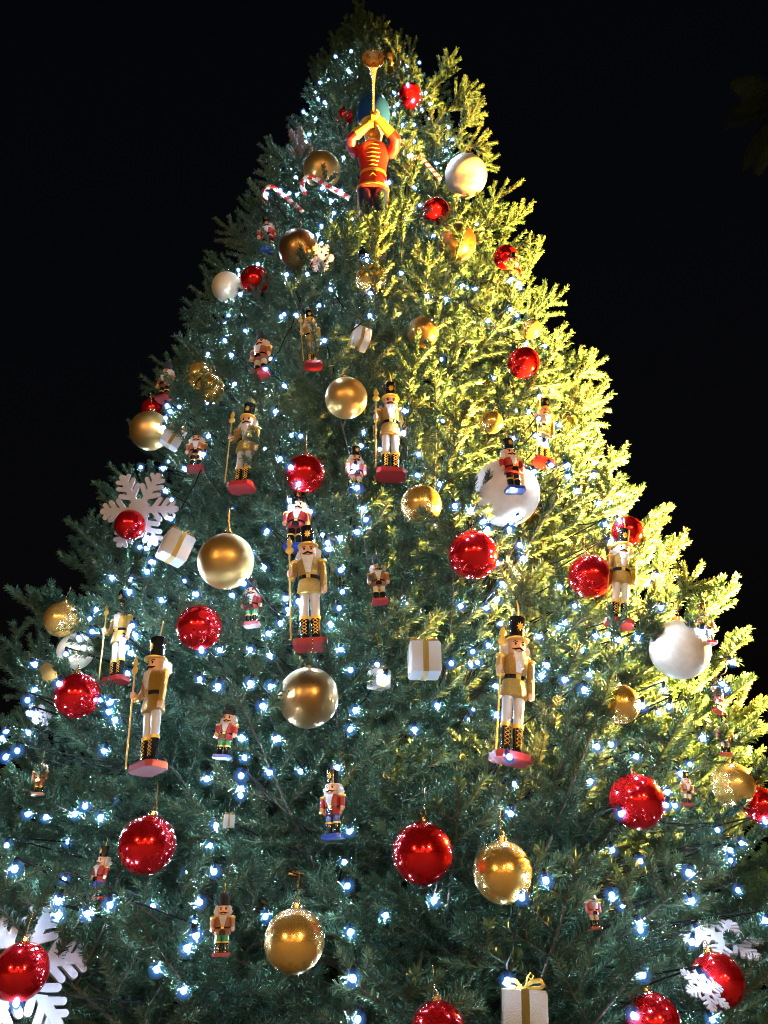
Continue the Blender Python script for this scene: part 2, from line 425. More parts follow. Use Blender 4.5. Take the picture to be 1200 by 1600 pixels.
CLASSES = [(0.34, 0.34, 3), (0.55, 0.5, 3), (0.85, 0.78, 3), (1.2, 1.0, 4), (1.6, 1.2, 4), (2.1, 1.4, 4), (2.6, 1.5, 4)]
BM = {}
sd = 100
for L, F, nv in CLASSES:
    BM[L] = []
    for i in range(nv):
        sd += 1; BM[L].append(branch_mesh('bough', L, F, sd))

SHOOTS = [shoot_mesh('shoot', 900 + i) for i in range(5)]

tree = tag(ob('fir_tree', None, loc=(axis(0), 0, 0)), 'tall decorated fir tree filling the picture, lit blue-white and amber', 'christmas tree')
tz = [0, 0.3, 2, 5, 8, 10, 11.5, 12.5, 12.85]; tr = [0.24, 0.2, 0.17, 0.125, 0.08, 0.055, 0.035, 0.018, 0.008]
ob('trunk', mk('trunk', [(*tube([(axis(z) - axis(0), 0, z) for z in tz], tr, 12), M_BARK)]), tree)

rng = random.Random(7)
spots = []       # (mesh, location relative to the tree, euler, distance)
def add_spot(L, z_tip, az, pitch, roll, rt):
    me = rng.choice(BM[L]); 
    eff = L * 0.94
    r0 = rt - eff * math.cos(pitch + 0.12)
    z0 = z_tip - eff * math.sin(pitch + 0.12)
    loc = Vector((axis(z_tip) - axis(0) + r0 * math.cos(az), r0 * math.sin(az), z0))
    tip = Vector((axis(z_tip) + rt * math.cos(az), rt * math.sin(az), z_tip))
    spots.append((me, loc, (roll, -pitch, az), (tip - CAM).length))
LS = [c[0] for c in CLASSES]
z = 0.75
def lump(az, z):          # boughs gather in clumps, with recesses between them
    return math.sin(az * 5 + z * 2.3) * math.sin(z * 3.1 + az * 2) + 0.6 * math.sin(az * 11 - z * 4.7 + 1)
while z < 12.45:
    low = z < 9.5
    Rz = env(z); n = max(5, int(2 * PI * Rz / 0.40)); off = rng.random() * 6.28
    for k in range(n):
        az = off + 2 * PI * k / n + rng.gauss(0, 0.10)
        back = math.sin(az)
        if back > 0.25 and rng.random() < 0.5: continue
        zt = z + rng.gauss(0, 0.055)
        lp = lump(az, zt)
        if lp < -0.75 and rng.random() < 0.35: continue
        rt = env(zt) * (1 + rng.gauss(-0.035, 0.03) + 0.025 * lp)
        if k % 3 == 2: rt *= rng.uniform(0.72, 0.9); zt -= 0.12
        c = [l for l in LS if l <= rt * 1.05] or [LS[0]]
        L = c[-1] if rng.random() < 0.75 or len(c) < 2 else c[-2]
        hi = min(1, max(0, (z - 3) / 8))
        pitch = R(rng.uniform(0, 20) + hi * rng.uniform(8, 26))
        add_spot(L, zt, az, pitch, rng.gauss(0, 0.26), rt)
        if zt < 4.6 and back < 0 and rng.random() < 0.22:      # fill behind the long lower boughs
            add_spot(rng.choice([0.85, 1.2]), zt - 0.15 + rng.uniform(-.1, .1), az + rng.uniform(-.12, .12), R(rng.uniform(-15, 30)), rng.gauss(0, .5), rt * rng.uniform(.66, .82))
    z += 0.40 if low else 0.27
for k in range(16):      # the leader and its collar of upright shoots
    az = k * 2.4; zt = rng.uniform(12.0, 12.7); add_spot(0.34 if k % 3 else 0.55, zt, az, R(rng.uniform(52, 82)), rng.uniform(-1, 1), max(0.04, env(zt) * 0.9))
add_spot(0.55, 12.92, 0.4, R(82), 0, 0.05)
for k in range(95):     # stiff fingered tips standing out of the crown
    zt = 1.2 + 8.5 * (1 - math.sqrt(rng.random())) if k < 40 else rng.uniform(2.6, 10.6)
    az = -PI / 2 + (rng.uniform(-1.9, 1.9) if k < 40 else rng.choice([-1, 1]) * rng.uniform(.85, 1.45))
    rt = env(zt) * (rng.uniform(.86, .95) if math.cos(az) > 0 else rng.uniform(.76, .87))
    loc = Vector((axis(zt) - axis(0) + rt * math.cos(az), rt * math.sin(az), zt))
    spots.append((SHOOTS[k % 5], loc, (rng.uniform(-.8, .8), -R(rng.uniform(8, 58)), az + rng.gauss(0, .3)), (loc + Vector((axis(0), 0, 0)) - CAM).length + 3.0))
for k, (dx, dy, dz) in enumerate(((-.10, -1.88, 6.18), (.10, -1.90, 6.14), (.0, -1.95, 5.98), (-.20, -1.95, 5.95), (.22, -1.86, 6.3))):      # shoots across the trumpeter's boots
    spots.append((SHOOTS[k], Vector((dx, dy, dz)), (rng.uniform(-.6, .6), -R(rng.uniform(35, 60)), -PI / 2 + rng.gauss(0, .35)), 9.0))
spots.sort(key=lambda s: s[3])
front = [s for s in spots if True]
N_OBJ = 300
first_of = {}
for me, loc, eu, dist in front[:N_OBJ]:
    o = ob('branch', me, tree, loc, eu); first_of.setdefault(me.name, o)
rest = front[N_OBJ:]
# remaining boughs: one part, instanced by geometry nodes from the same bough meshes
names = sorted({s[0].name for s in spots})
for nme in names:
    if nme not in first_of:      # make sure each bough shape has a real branch to instance
        k = next(i for i, s in enumerate(rest) if s[0].name == nme)
        me, loc, eu, dist = rest.pop(k); first_of[nme] = ob('branch', me, tree, loc, eu)
pm = bpy.data.meshes.new('foliage'); pm.from_pydata([tuple(s[1]) for s in rest], [], [])
a = pm.attributes.new('turn', 'FLOAT_VECTOR', 'POINT'); a.data.foreach_set('vector', np.array([s[2] for s in rest], dtype=np.float32).ravel())
a = pm.attributes.new('kind_index', 'INT', 'POINT'); a.data.foreach_set('value', np.array([names.index(s[0].name) for s in rest], dtype=np.int32))
fol = ob('foliage', pm, tree); fol['kind'] = 'stuff'
ng = bpy.data.node_groups.new('boughs', 'GeometryNodeTree')
ng.interface.new_socket('Geometry', in_out='INPUT', socket_type='NodeSocketGeometry')
ng.interface.new_socket('Geometry', in_out='OUTPUT', socket_type='NodeSocketGeometry')
gi = ng.nodes.new('NodeGroupInput'); go = ng.nodes.new('NodeGroupOutput')
iop = ng.nodes.new('GeometryNodeInstanceOnPoints'); iop.inputs['Pick Instance'].default_value = True
gti = ng.nodes.new('GeometryNodeGeometryToInstance')
for nme in reversed(names):
    oi = ng.nodes.new('GeometryNodeObjectInfo'); oi.transform_space = 'ORIGINAL'; oi.inputs['Object'].default_value = first_of[nme]
    ng.links.new(oi.outputs['Geometry'], gti.inputs[0])
# link order of a multi-input decides the pick index; join each as its own instance
ng.nodes.remove(gti)
jg = ng.nodes.new('GeometryNodeJoinGeometry')
for nd in [n for n in ng.nodes if n.bl_idname == 'GeometryNodeObjectInfo']:
    nd.inputs['As Instance'].default_value = True
    ng.links.new(nd.outputs['Geometry'], jg.inputs[0])
ng.links.new(jg.outputs[0], iop.inputs['Instance'])
na = ng.nodes.new('GeometryNodeInputNamedAttribute'); na.data_type = 'FLOAT_VECTOR'; na.inputs['Name'].default_value = 'turn'
ni = ng.nodes.new('GeometryNodeInputNamedAttribute'); ni.data_type = 'INT'; ni.inputs['Name'].default_value = 'kind_index'
er = ng.nodes.new('FunctionNodeEulerToRotation')
ng.links.new(na.outputs['Attribute'], er.inputs[0]); ng.links.new(er.outputs[0], iop.inputs['Rotation'])
ng.links.new(ni.outputs['Attribute'], iop.inputs['Instance Index'])
ng.links.new(gi.outputs[0], iop.inputs['Points']); ng.links.new(iop.outputs[0], go.inputs[0])
fol.modifiers.new('boughs', 'NODES').node_group = ng
print('unique tris', sum(sum(2 if len(p.vertices) == 4 else 1 for p in m.polygons) for l in LS for m in BM[l]) if False else sum(len(m.polygons) for l in LS for m in BM[l]) * 2)
print('boughs', len(spots), 'tris per class', {l: len(BM[l][0].polygons) for l in LS})

# ------------------------------------------------------------------ where things rest on the foliage
bpy.context.view_layer.update()
DG = bpy.context.evaluated_depsgraph_get()
def nominal(px, py):
    d = ray(px, py).normalized(); best = None
    for i in range(700):
        p = CAM + d * (1.5 + i * 0.02); e = math.hypot(p.x - axis(p.z), p.y) - env(min(p.z, 12.9))
        if e < 0: return p
        if best is None or e < best[0]: best = (e, p)
    return best[1]
def cast(px, py):
    d = ray(px, py).normalized(); h = S.ray_cast(DG, CAM, d)
    return h[1] if h[0] and h[1].y < 2.2 and h[1].z > 0.3 else None

def rest_point(px, py, half_w, half_h, q=0.7):
    """point on the pixel's ray that touches the foliage around that pixel"""
    p0 = nominal(px, py); ax = Vector((axis(p0.z), 0, 0)); n = Vector((p0.x - ax.x, p0.y, 0)).normalized()
    rho0 = (p0 - ax).dot(n); rs = []
    for i in range(5):
        for j in range(5):
            h = cast(px + half_w * (i - 2) / 2, py + half_h * (j - 2) / 2)
            if h is not None:
                rr = (h - ax).dot(n)
                if abs(rr - rho0) < 0.7: rs.append(rr)
    rho = rho0
    if len(rs) >= 8: rs.sort(); rho = rs[min(len(rs) - 1, int(q * len(rs)))]
    rho = min(max(rho, rho0 - 0.35), rho0 + 0.30)
    d = ray(px, py).normalized(); den = d.dot(n)
    if abs(den) < 0.25: return p0, n
    t = (rho - (CAM - ax).dot(n)) / den
    t0 = (p0 - CAM).length; t = min(max(t, t0 - 0.6), t0 + 0.6)
    return CAM + d * t, n
def px_to_m(p, npx): return npx / FPX * (p - CAM).dot(CF)
def yaw_of(p, extra=0.0, mix=0.5):
    n = Vector((p.x - axis(p.z), p.y)); c = Vector((CAM.x - p.x, CAM.y - p.y))
    n.normalize(); c.normalize(); v = n * (1 - mix) + c * mix
    return math.atan2(v.y, v.x) + PI / 2 + extra      # turns a thing that faces -Y

# ------------------------------------------------------------------ snowflakes
def snow_arm():
    P = [(*prism(stadium(.10, 0, .95, 0, .075), -.032, .032), M_SNOW)]
    for i, (t, l, w) in enumerate([(.36, .32, .058), (.58, .28, .056), (.78, .20, .052)]):
        for s in (-1, 1):
            k = .0012 * (i * 2 + (s > 0) + 1)
            P.append((*prism(stadium(t, 0, t + l * math.cos(R(52)), s * l * math.sin(R(52)), w), -.032 + k, .032 - k), M_SNOW))
    return mk('arm', P, False)
ARM = snow_arm(); HUB = mk('hub', [(*prism([(.30 * math.cos(PI * i / 3 + PI / 6), .30 * math.sin(PI * i / 3 + PI / 6)) for i in range(6)], -.035, .035), M_SNOW)], False)
def snowflake(px, py, dia, label, rot, q=0.6):
    p, n = rest_point(px, py, dia * .4, dia * .4, q); r = px_to_m(p, dia) / 2; p = p + n * r * .1
    # local Z faces the viewer, then turned by rot (pitch, yaw, spin)
    face = (CAM - p).normalized().to_track_quat('Z', 'Y').to_matrix().to_4x4()
    Mx = Matrix.Translation(p) @ face @ Euler((R(rot[0]), R(rot[1]), R(rot[2]))).to_matrix().to_4x4()
    root = tag(ob('snowflake', None), label, 'snowflake', 'white snowflakes'); root.matrix_world = Mx @ Matrix.Scale(r, 4)
    ob('hub', HUB, root)
    for i in range(6): ob('arm', ARM, root, rot=(0, 0, i * PI / 3))
snowflake(222, 800, 128, 'white cut-out snowflake on the left edge behind a red bauble', (-10, -28, 12))
snowflake(42, 1510, 215, 'big white snowflake at the bottom left corner behind a red bauble', (-14, 22, 8), .9)
snowflake(502, 405, 46, 'small white snowflake between the bronze ball and gold bauble, upper left', (10, 30, 5))
snowflake(472, 240, 76, 'snowflake seen nearly edge-on at the upper left edge', (0, -62, 20))
snowflake(1126, 1468, 120, 'snowflake seen from below, nearly flat, at lower right', (-60, 18, 0))
snowflake(62, 1117, 44, 'lavender-lit small snowflake near the left border', (-40, 30, 0))

bpy.context.view_layer.update(); DG = bpy.context.evaluated_depsgraph_get()

# ------------------------------------------------------------------ baubles
BALL_MESH = {}
CLEAR = {(311, 980), (785, 1363), (460, 1470), (230, 1320), (660, 1333), (739, 867), (482, 1090), (353, 877), (541, 622), (467, 390), (96, 968), (121, 1087), (818, 567), (477, 740), (1062, 1015), (503, 266)}
def ball(px, py, dia, m, label, q=0.45, cat='bauble', grp=None, push=0.0):
    if (px, py) in CLEAR: q = 0.8
    p, n = rest_point(px, py, dia * 0.4, dia * 0.4, q)
    r = px_to_m(p, dia) / 2
    p = p + n * r * 0.2
    d = ray(px, py).normalized(); p = CAM + d * ((p - CAM).dot(d) + push); r = px_to_m(p, dia) / 2
    root = tag(ob('bauble', None, loc=p, rot=(random.uniform(-.15, .15), random.uniform(-.15, .15), random.uniform(0, 6)), scale=r), label, cat, grp)
    if m.name not in BALL_MESH:
        cap = mk('cap', [(*lathe([(0.17, 0.965), (0.17, 1.12), (0.13, 1.15), (0.03, 1.155)], 14), M_BRASS)])
        lp = [(0.09 * math.cos(t), 0, 1.22 + 0.1 * math.sin(t)) for t in [2 * PI * i / 12 - PI / 2 for i in range(10)]] + [(0.0, 0.05, 1.6), (0.02, 0.14, 2.1)]
        BALL_MESH[m.name] = (mk('shell', [(*sphere((0, 0, 0), 1, 40, 24), m)]), cap, mk('hanging_loop', [(*tube(lp, 0.018, 6, False), M_BRASS)]))
    a, b, c = BALL_MESH[m.name]
    ob('shell', a, root); ob('cap', b, root); ob('hanging_loop', c, root)
random.seed(3)
GR, GG, GW = 'red baubles on the tree', 'gold and bronze baubles on the tree', 'white baubles on the tree'
for a in [
    (538, 182, 28, 'small red bauble left of the trumpeter, high under the treetop'),
    (641, 150, 38, 'red bauble right of the trumpet bell near the treetop'),
    (681, 330, 42, 'red bauble below the right white ball, right of the trumpeter'),
    (790, 402, 38, 'red bauble on the upper right edge among amber-lit shoots'),
    (398, 438, 45, 'red bauble overlapping a champagne ball on the upper left edge'),
    (818, 567, 50, 'red bauble with a shoot across it on the amber-lit right side'),
    (240, 640, 38, 'red bauble mostly hidden behind a satin gold ball on the left edge'),
    (477, 740, 62, 'glossy dark red bauble above the central gold nutcracker'),
    (203, 820, 48, 'red bauble hanging in front of the left edge snowflake'),
    (739, 867, 78, 'big glossy red bauble right of centre below the large white ball'),
    (311, 980, 70, 'red bauble right of the nutcracker with a tall hat, left of centre'),
    (922, 900, 68, 'red bauble crossed by a twig beside the glowing right edge nutcracker'),
    (980, 830, 48, 'red bauble in the glare on the right edge behind a nutcracker hat'),
    (121, 1087, 70, 'red bauble low on the left in front of a gold ball'),
    (230, 1320, 88, 'large red bauble below the gold nutcracker at lower left'),
    (660, 1333, 94, 'largest round red bauble in the lower centre beside a gold one'),
    (995, 1252, 84, 'large red bauble with a fir tip over its top at lower right'),
    (1188, 1258, 54, 'red bauble cut by the right border behind a gold ball'),
    (33, 1518, 84, 'red bauble in front of the big snowflake at the bottom left corner'),
    (1122, 1532, 80, 'red bauble half hidden by a white snowflake at the bottom right'),
    (1020, 1597, 86, 'red bauble cut by the bottom border, right of the bottom gift box'),
    (685, 1612, 86, 'red bauble top peeking over the bottom border at centre')]:
    ball(a[0], a[1], a[2], M_RED, a[3], q=0.85 if a[1] > 1500 else 0.1 if a[0] == 240 else 0.45, grp=GR, push=0.3 if a[0] == 240 else -0.1 if a[0] == 121 else 0)
for a in [
    (503, 266, 58, M_MATTE, 'satin bronze ball left of the trumpeter with a candy cane below'),
    (467, 390, 64, M_BRONZE, 'dark bronze ball high on the left with an amber glint'),
    (580, 436, 48, M_GOLD, 'gold bauble below the trumpeter feet at top centre'),
    (714, 380, 60, M_BRONZE, 'bronze ball behind amber shoots right of the trumpeter feet'),
    (355, 449, 48, M_CHAMP, 'pale champagne ball on the upper left edge beside a red bauble'),
    (311, 587, 44, M_GOLD, 'upper ball of the overlapping gold pair on the left edge'),
    (327, 606, 46, M_GOLD, 'lower ball of the overlapping gold pair on the left edge'),
    (234, 673, 62, M_MATTE, 'satin gold ball on the left edge above the snowflake'),
    (541, 622, 66, M_MATTE, 'satin gold ball left of the white-coated nutcracker'),
    (661, 520, 50, M_BRONZE, 'dark bronze ball half sunk in the branches at upper centre right', .2),
    (658, 789, 64, M_GOLD, 'glossy gold bauble at centre with a shoot over its lower edge'),
    (353, 877, 88, M_MATTE, 'large satin gold ball left of the central gold nutcracker'),
    (96, 968, 54, M_GOLD, 'glossy gold bauble on the left edge, uppermost of three'),
    (118, 1018, 56, M_CHAMP, 'pale ball tucked behind branches between gold balls at left', .1),
    (86, 1060, 58, M_MATTE, 'satin gold ball behind the red bauble low on the left edge', .1),
    (482, 1090, 94, M_BRONZE, 'largest bronze ball low on the centre left, spangled with light'),
    (460, 1470, 94, M_GOLD, 'large glossy gold bauble near the bottom, left of centre'),
    (785, 1363, 92, M_GOLD, 'large gold bauble beside the largest red one in the lower centre'),
    (970, 1100, 60, M_GOLD, 'gold bauble with a twig across it below the right white ball'),
    (1145, 1226, 66, M_GOLD, 'gold bauble near the right border in front of a red one'),
    (768, 660, 36, M_GOLD, 'small gold bauble deep among amber shoots at right of centre'),
    (830, 514, 32, M_GOLD, 'small gold bauble just above the right side red one'),
    (824, 797, 52, M_GOLD, 'gold ball tucked behind the lower right of the large white ball', .1),
    (886, 655, 28, M_GOLD, 'tiny gold bauble among bright shoots near the right edge'),
    (609, 97, 34, M_BRONZE, 'bronze ball behind the trumpet bell at the treetop', .2)]:
    ball(a[0], a[1], a[2], a[3], a[4], q=a[5] if len(a) > 5 else 0.45, grp=GG, push=0.35 if len(a) > 5 and a[5] < .15 else 0)
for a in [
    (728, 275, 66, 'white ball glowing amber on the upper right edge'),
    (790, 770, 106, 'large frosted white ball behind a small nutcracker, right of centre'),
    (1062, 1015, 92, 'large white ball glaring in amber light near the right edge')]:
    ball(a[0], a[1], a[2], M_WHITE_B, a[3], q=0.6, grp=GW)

# ------------------------------------------------------------------ nutcrackers
bpy.context.view_layer.update(); DG = bpy.context.evaluated_depsgraph_get()
PC = {}
def part(key, fn, m, root, name, parent=None):
    k = (key, m.name)
    if k not in PC: PC[k] = mk(name, [(*fn(), m)])
    return ob(name, PC[k], parent or root)

def fluff(c, r, sz, seed, hole):
    """tufted hair: a ball with pulled spikes, open towards the face"""
    rg = random.Random(seed); v, f = sphere((0, 0, 0), 1, 18, 12)
    out = []
    for x, y, z in v:
        k = 1 + rg.uniform(-0.12, 0.22)
        out.append((c[0] + x * r * k, c[1] + max(y, hole) * r * k, c[2] + z * sz * k))
    return out, f

def nutcracker(px, top, bot, label, jacket, legs, base, boots=M_BLACK, spear=False, small=False, hat=None, lean=0.0, turn=0.0, q=0.55, bare=False, grp=None):
    cy = (top + bot) / 2; hp = bot - top
    if px in (240, 483, 803, 520, 348, 157, 354, 610): q = 0.8
    if small: bot -= hp * .06; hp *= .94; cy = (top + bot) / 2
    p, n = rest_point(px, cy, 10 if small else 22, hp * 0.42, q)
    pz = proj(p + Vector((0, 0, 0.05)))[1]; h = hp / ((proj(p - Vector((0, 0, 0.05)))[1] - pz) / 0.1)
    p = p + n * (h * 0.06 + (0.09 if px == 803 else 0.18 if px in (483, 240) else 0)); d = ray(px, cy).normalized(); p = CAM + d * (p - CAM).dot(d)
    up = Euler((0, R(lean), yaw_of(p, R(turn)))).to_matrix() @ Vector((0, 0, 1)); loc = p - up * (h / 2)
    root = tag(ob('nutcracker', None, loc=loc, rot=(0, R(lean), yaw_of(p, R(turn))), scale=h), label, 'nutcracker', grp)
    if small:
        z = dict(b=.055, boot=.21, leg=.33, sk=.43, belt=.455, sh=.62, hd=.79, hat=1.0); w = 1.55; hw = 1.6; K = 's'
    else:
        z = dict(b=.045, boot=.22, leg=.42, sk=.54, belt=.565, sh=.715, hd=.825, hat=1.0); w = 1.0; hw = 1.0; K = 'b'
    hat = hat or M_BLACK
    def octo():
        a, b = .125 * (1.25 if small else 1), .095 * (1.25 if small else 1); c = .035
        return prism([(-a, -b + c), (-a + c, -b), (a - c, -b), (a, -b + c), (a, b - c), (a - c, b), (-a + c, b), (-a, b - c)], 0, z['b'])
    part(K + 'base', octo, base, root, 'base')
    for s in (-1, 1):
        x = s * .041 * w
        bt = part(K + 'boot%d' % s, lambda: lathe([(.036 * w, z['b'] + .001), (.036 * w, z['b'] + .03), (.031 * w, z['b'] + .05), (.036 * w, z['boot'])], 12, (x, 0)), boots, root, 'boot')
        part(K + 'cuff%d' % s, lambda: lathe([(.039 * w, z['boot'] - .002), (.040 * w, z['boot'] + .022)], 12, (x, 0)), M_GPAINT, root, 'boot_cuff')
        if not small:
            def laces():
                V, F = [], []
                for i in range(5):
                    zz = z['b'] + .05 + i * .026
                    for t in (-1, 1):
                        v, f = tube([(x - .018 * t, -.0345, zz), (x, -.0395, zz + .012), (x + .018 * t, -.0345, zz + .024)], .0028, 4); o = len(V); V += v; F += [tuple(i + o for i in q) for q in f]
                return V, F
            part(K + 'lace%d' % s, laces, M_GPAINT, root, 'laces', bt)
        part(K + 'leg%d' % s, lambda: lathe([(.032 * w, z['boot'] + .018), (.037 * w, z['leg'] - .01), (.034 * w, z['leg'] + .02)], 12, (x, 0)), legs, root, 'leg')
    part(K + 'skirt', lambda: lathe([(.092 * w, z['leg']), (.096 * w, z['leg'] + .012), (.078 * w, z['sk'])], 20, sy=.82), jacket, root, 'coat_skirt')
    part(K + 'belt', lambda: lathe([(.083 * w, z['sk'] - .004), (.084 * w, z['belt'])], 20, sy=.82), M_BLACK, root, 'belt')
    part(K + 'buckle', lambda: box(-.016 * w, .016 * w, -.0745 * w, -.066 * w, z['sk'] - .005, z['belt'] + .002), M_GPAINT, root, 'buckle')
    part(K + 'torso', lambda: lathe([(.079 * w, z['belt'] - .003), (.086 * w, (z['belt'] + z['sh']) / 2), (.091 * w, z['sh'] - .02), (.07 * w, z['sh']), (.05 * w, z['sh'] + .012)], 20, sy=.82), jacket, root, 'torso')
    # bearded shirt front and buttons
    def shirt():
        v = []; cols = 5; rows = 6
        for i in range(rows + 1):
            t = i / rows; zz = z['belt'] + .012 + (z['sh'] + .01 - z['belt'] - .012) * t; ww = (.018 + .03 * t) * w
            for j in range(cols + 1):
                u = -1 + 2 * j / cols; v.append((ww * u, -(.077 + .012 * t * (1 - t) * 4 - .008 * abs(u)) * w, zz))
        return v, [(i * 6 + j, i * 6 + j + 1, i * 6 + j + 7, i * 6 + j + 6) for i in range(rows) for j in range(cols)]
    part(K + 'beard', shirt, M_FUR, root, 'beard')
    def arch():
        pts = [(-.035 * w, z['leg'] - .004)] + [(.035 * w * -math.cos(PI * i / 8), z['leg'] + .045 + .04 * math.sin(PI * i / 8)) for i in range(9)] + [(.035 * w, z['leg'] - .004)]
        v = [(x, -.083 * w, zz) for x, zz in pts] + [(x, -.05 * w, zz) for x, zz in pts]; k = len(pts)
        return v, [tuple(range(k))] + [(i, i + 1, k + i + 1, k + i) for i in range(k - 1)]
    if small: part(K + 'lever', arch, M_BLACK, root, 'jaw_lever')
    for s in (-1, 1):
        holding = spear and s == -1
        x = s * .108 * w; zs = z['sh'] - .018
        sp = part(K + 'ep%d' % s, lambda: sphere((x * .98, 0, zs), .034 * w, 12, 8, (1.15, 1, .6)), M_GPAINT, root, 'epaulette')
        if holding:
            pts = [(x, 0, zs - .01), (x * 1.06, -.012, zs - .10), (x * 1.15, -.062, zs - .165)]; hp_ = (-.138, -.078, z['belt'] + .005)
        else:
            pts = [(x, 0, zs - .01), (x * 1.04, -.008, zs - .12 * (1 if not small else .8)), (x * 1.05, -.02, zs - .235 * (1 if not small else .72))]; hp_ = (x * 1.05, -.024, pts[-1][2] - .018)
        ar = part(K + 'arm%d%d' % (s, holding), lambda: tube(pts, [.028 * w, .027 * w, .024 * w], 10), jacket, root, 'arm')
        part(K + 'cuffa%d%d' % (s, holding), lambda: tube([pts[-1], tuple(Vector(pts[-1]).lerp(Vector(hp_), .35))], .027 * w, 10), M_GPAINT, root, 'cuff', ar)
        def hand():
            V, F = sphere(hp_, .024 * w, 12, 8, (1, 1, 1.1)); V = list(V); F = list(F)
            for i in range(4):
                dz = (i - 1.5) * .011 * w
                v, f = tube([(hp_[0] + .014 * w, hp_[1] - .012 * w, hp_[2] + dz), (hp_[0], hp_[1] - .026 * w, hp_[2] + dz), (hp_[0] - .014 * w, hp_[1] - .014 * w, hp_[2] + dz)], .006 * w, 5)
                o = len(V); V += v; F += [tuple(i + o for i in q) for q in f]
            return V, F
        part(K + 'hand%d%d' % (s, holding), hand, M_SKIN, root, 'hand')
    h0, h1 = z['sh'], z['hd']
    part(K + 'head', lambda: lathe([(.045 * hw, h0 + .004), (.058 * hw, h0 + .016), (.064 * hw, (h0 + h1) / 2), (.062 * hw, h1 - .01), (.05 * hw, h1 + .004)], 18), M_SKIN, root, 'head')
    part(K + 'hair', lambda: fluff((0, .02 * hw, (h0 + h1) / 2 - .006), .094 * hw, (h1 - h0) * .70, 5 + len(PC), -.30), M_FUR, root, 'hair')
    hh = h1 - h0; fy = -.063 * hw
    part(K + 'nose', lambda: lathe([(.004 * hw, h0 + .62 * hh), (.013 * hw, h0 + .42 * hh), (.004 * hw, h0 + .38 * hh)], 8, (0, fy - .003)), M_SKIN, root, 'nose')
    for s in (-1, 1):
        part(K + 'eye%d' % s, lambda: sphere((s * .027 * hw, fy + .006 * hw, h0 + .66 * hh), .0085 * hw, 8, 6, (1, .6, 1.4)), M_BLACK, root, 'eye')
        part(K + 'brow%d' % s, lambda: tube([(s * .014 * hw, fy + .001, h0 + .79 * hh), (s * .030 * hw, fy + .007 * hw, h0 + .84 * hh), (s * .043 * hw, fy + .019 * hw, h0 + .79 * hh)], .0038 * hw, 5), M_BLACK, root, 'eyebrow')
    part(K + 'mous', lambda: tube([(-.046 * hw, fy + .020 * hw, h0 + .34 * hh), (-.028 * hw, fy + .002, h0 + .28 * hh), (0, fy - .006, h0 + .36 * hh), (.028 * hw, fy + .002, h0 + .28 * hh), (.046 * hw, fy + .020 * hw, h0 + .34 * hh)], [.003 * hw, .008 * hw, .007 * hw, .008 * hw, .003 * hw], 6), M_BLACK, root, 'moustache')
    part(K + 'mouth', lambda: box(-.022 * hw, .022 * hw, fy - .002, fy + .03, h0 + .12 * hh, h0 + .18 * hh), M_REDP, root, 'mouth')
    if not bare:
        if not small: part(K + 'brim', lambda: lathe([(.080, h1 - .004), (.082, h1 + .004), (.06, h1 + .009)], 20, (0, -.012), sy=1.1), M_GPAINT, root, 'hat_brim')
        ht = part(K + 'hat' + hat.name, (lambda: lathe([(.060 * hw, h1 - .004), (.066 * hw, h1 + .05), (.068 * hw, z['hat'] - .045), (.058 * hw, z['hat'] - .015), (.03 * hw, z['hat'])], 20)) if hat is M_FUR_BLACK else
                  (lambda: lathe([(.050 * hw, h1), (.053 * hw, (h1 + z['hat']) / 2), (.060 * hw, z['hat'] - .006), (.057 * hw, z['hat'])], 20)), hat, root, 'hat')
        def star():
            P = []
            for i in range(16):
                a = 2 * PI * i / 16; r = (.028 if i % 2 == 0 else .015) * hw; P.append((r * math.cos(a), r * math.sin(a) * 1.3))
            zc = h1 + (z['hat'] - h1) * .55; y0 = -.0600 * hw
            v = [(x, y0, zc + y) for x, y in P] + [(0, y0 - .006, zc)]
            return v, [(i, (i + 1) % 16, 16) for i in range(16)]
        if hat is M_BLACK: part(K + 'emblem', star, M_GPAINT, root, 'hat_emblem', ht)
    if spear:
        sh = part('spear', lambda: tube([(-.136, -.088, .035), (-.137, -.088, .40), (-.137, -.088, .74)], .0062, 8), M_GPAINT, root, 'spear')
        part('speartip', lambda: lathe([(.010, .735), (.030, .75), (.033, .775), (.014, .80), (.026, .825), (.012, .86), (.001, .89)], 10, (-.137, -.088), sy=.55), M_GPAINT, root, 'spear_tip', sh)
    if small and turn <= 0:
        part('bell', lambda: lathe([(.045, -.03 + .40), (.04, .385), (.02, .40), (.012, .44), (.014, .455)], 10, (-.176, -.045)), M_GPAINT, root, 'hand_bell')
    part(K + 'cord', lambda: tube([(0, 0, z['hat'] - .02 if not bare else z['hd']), (.01, .01, z['hat'] + .06), (0, .03, z['hat'] + .16)], .005, 5), M_GPAINT, root, 'hanging_cord')
    return root
GN, GS = 'tall gold nutcrackers', 'small painted nutcrackers'
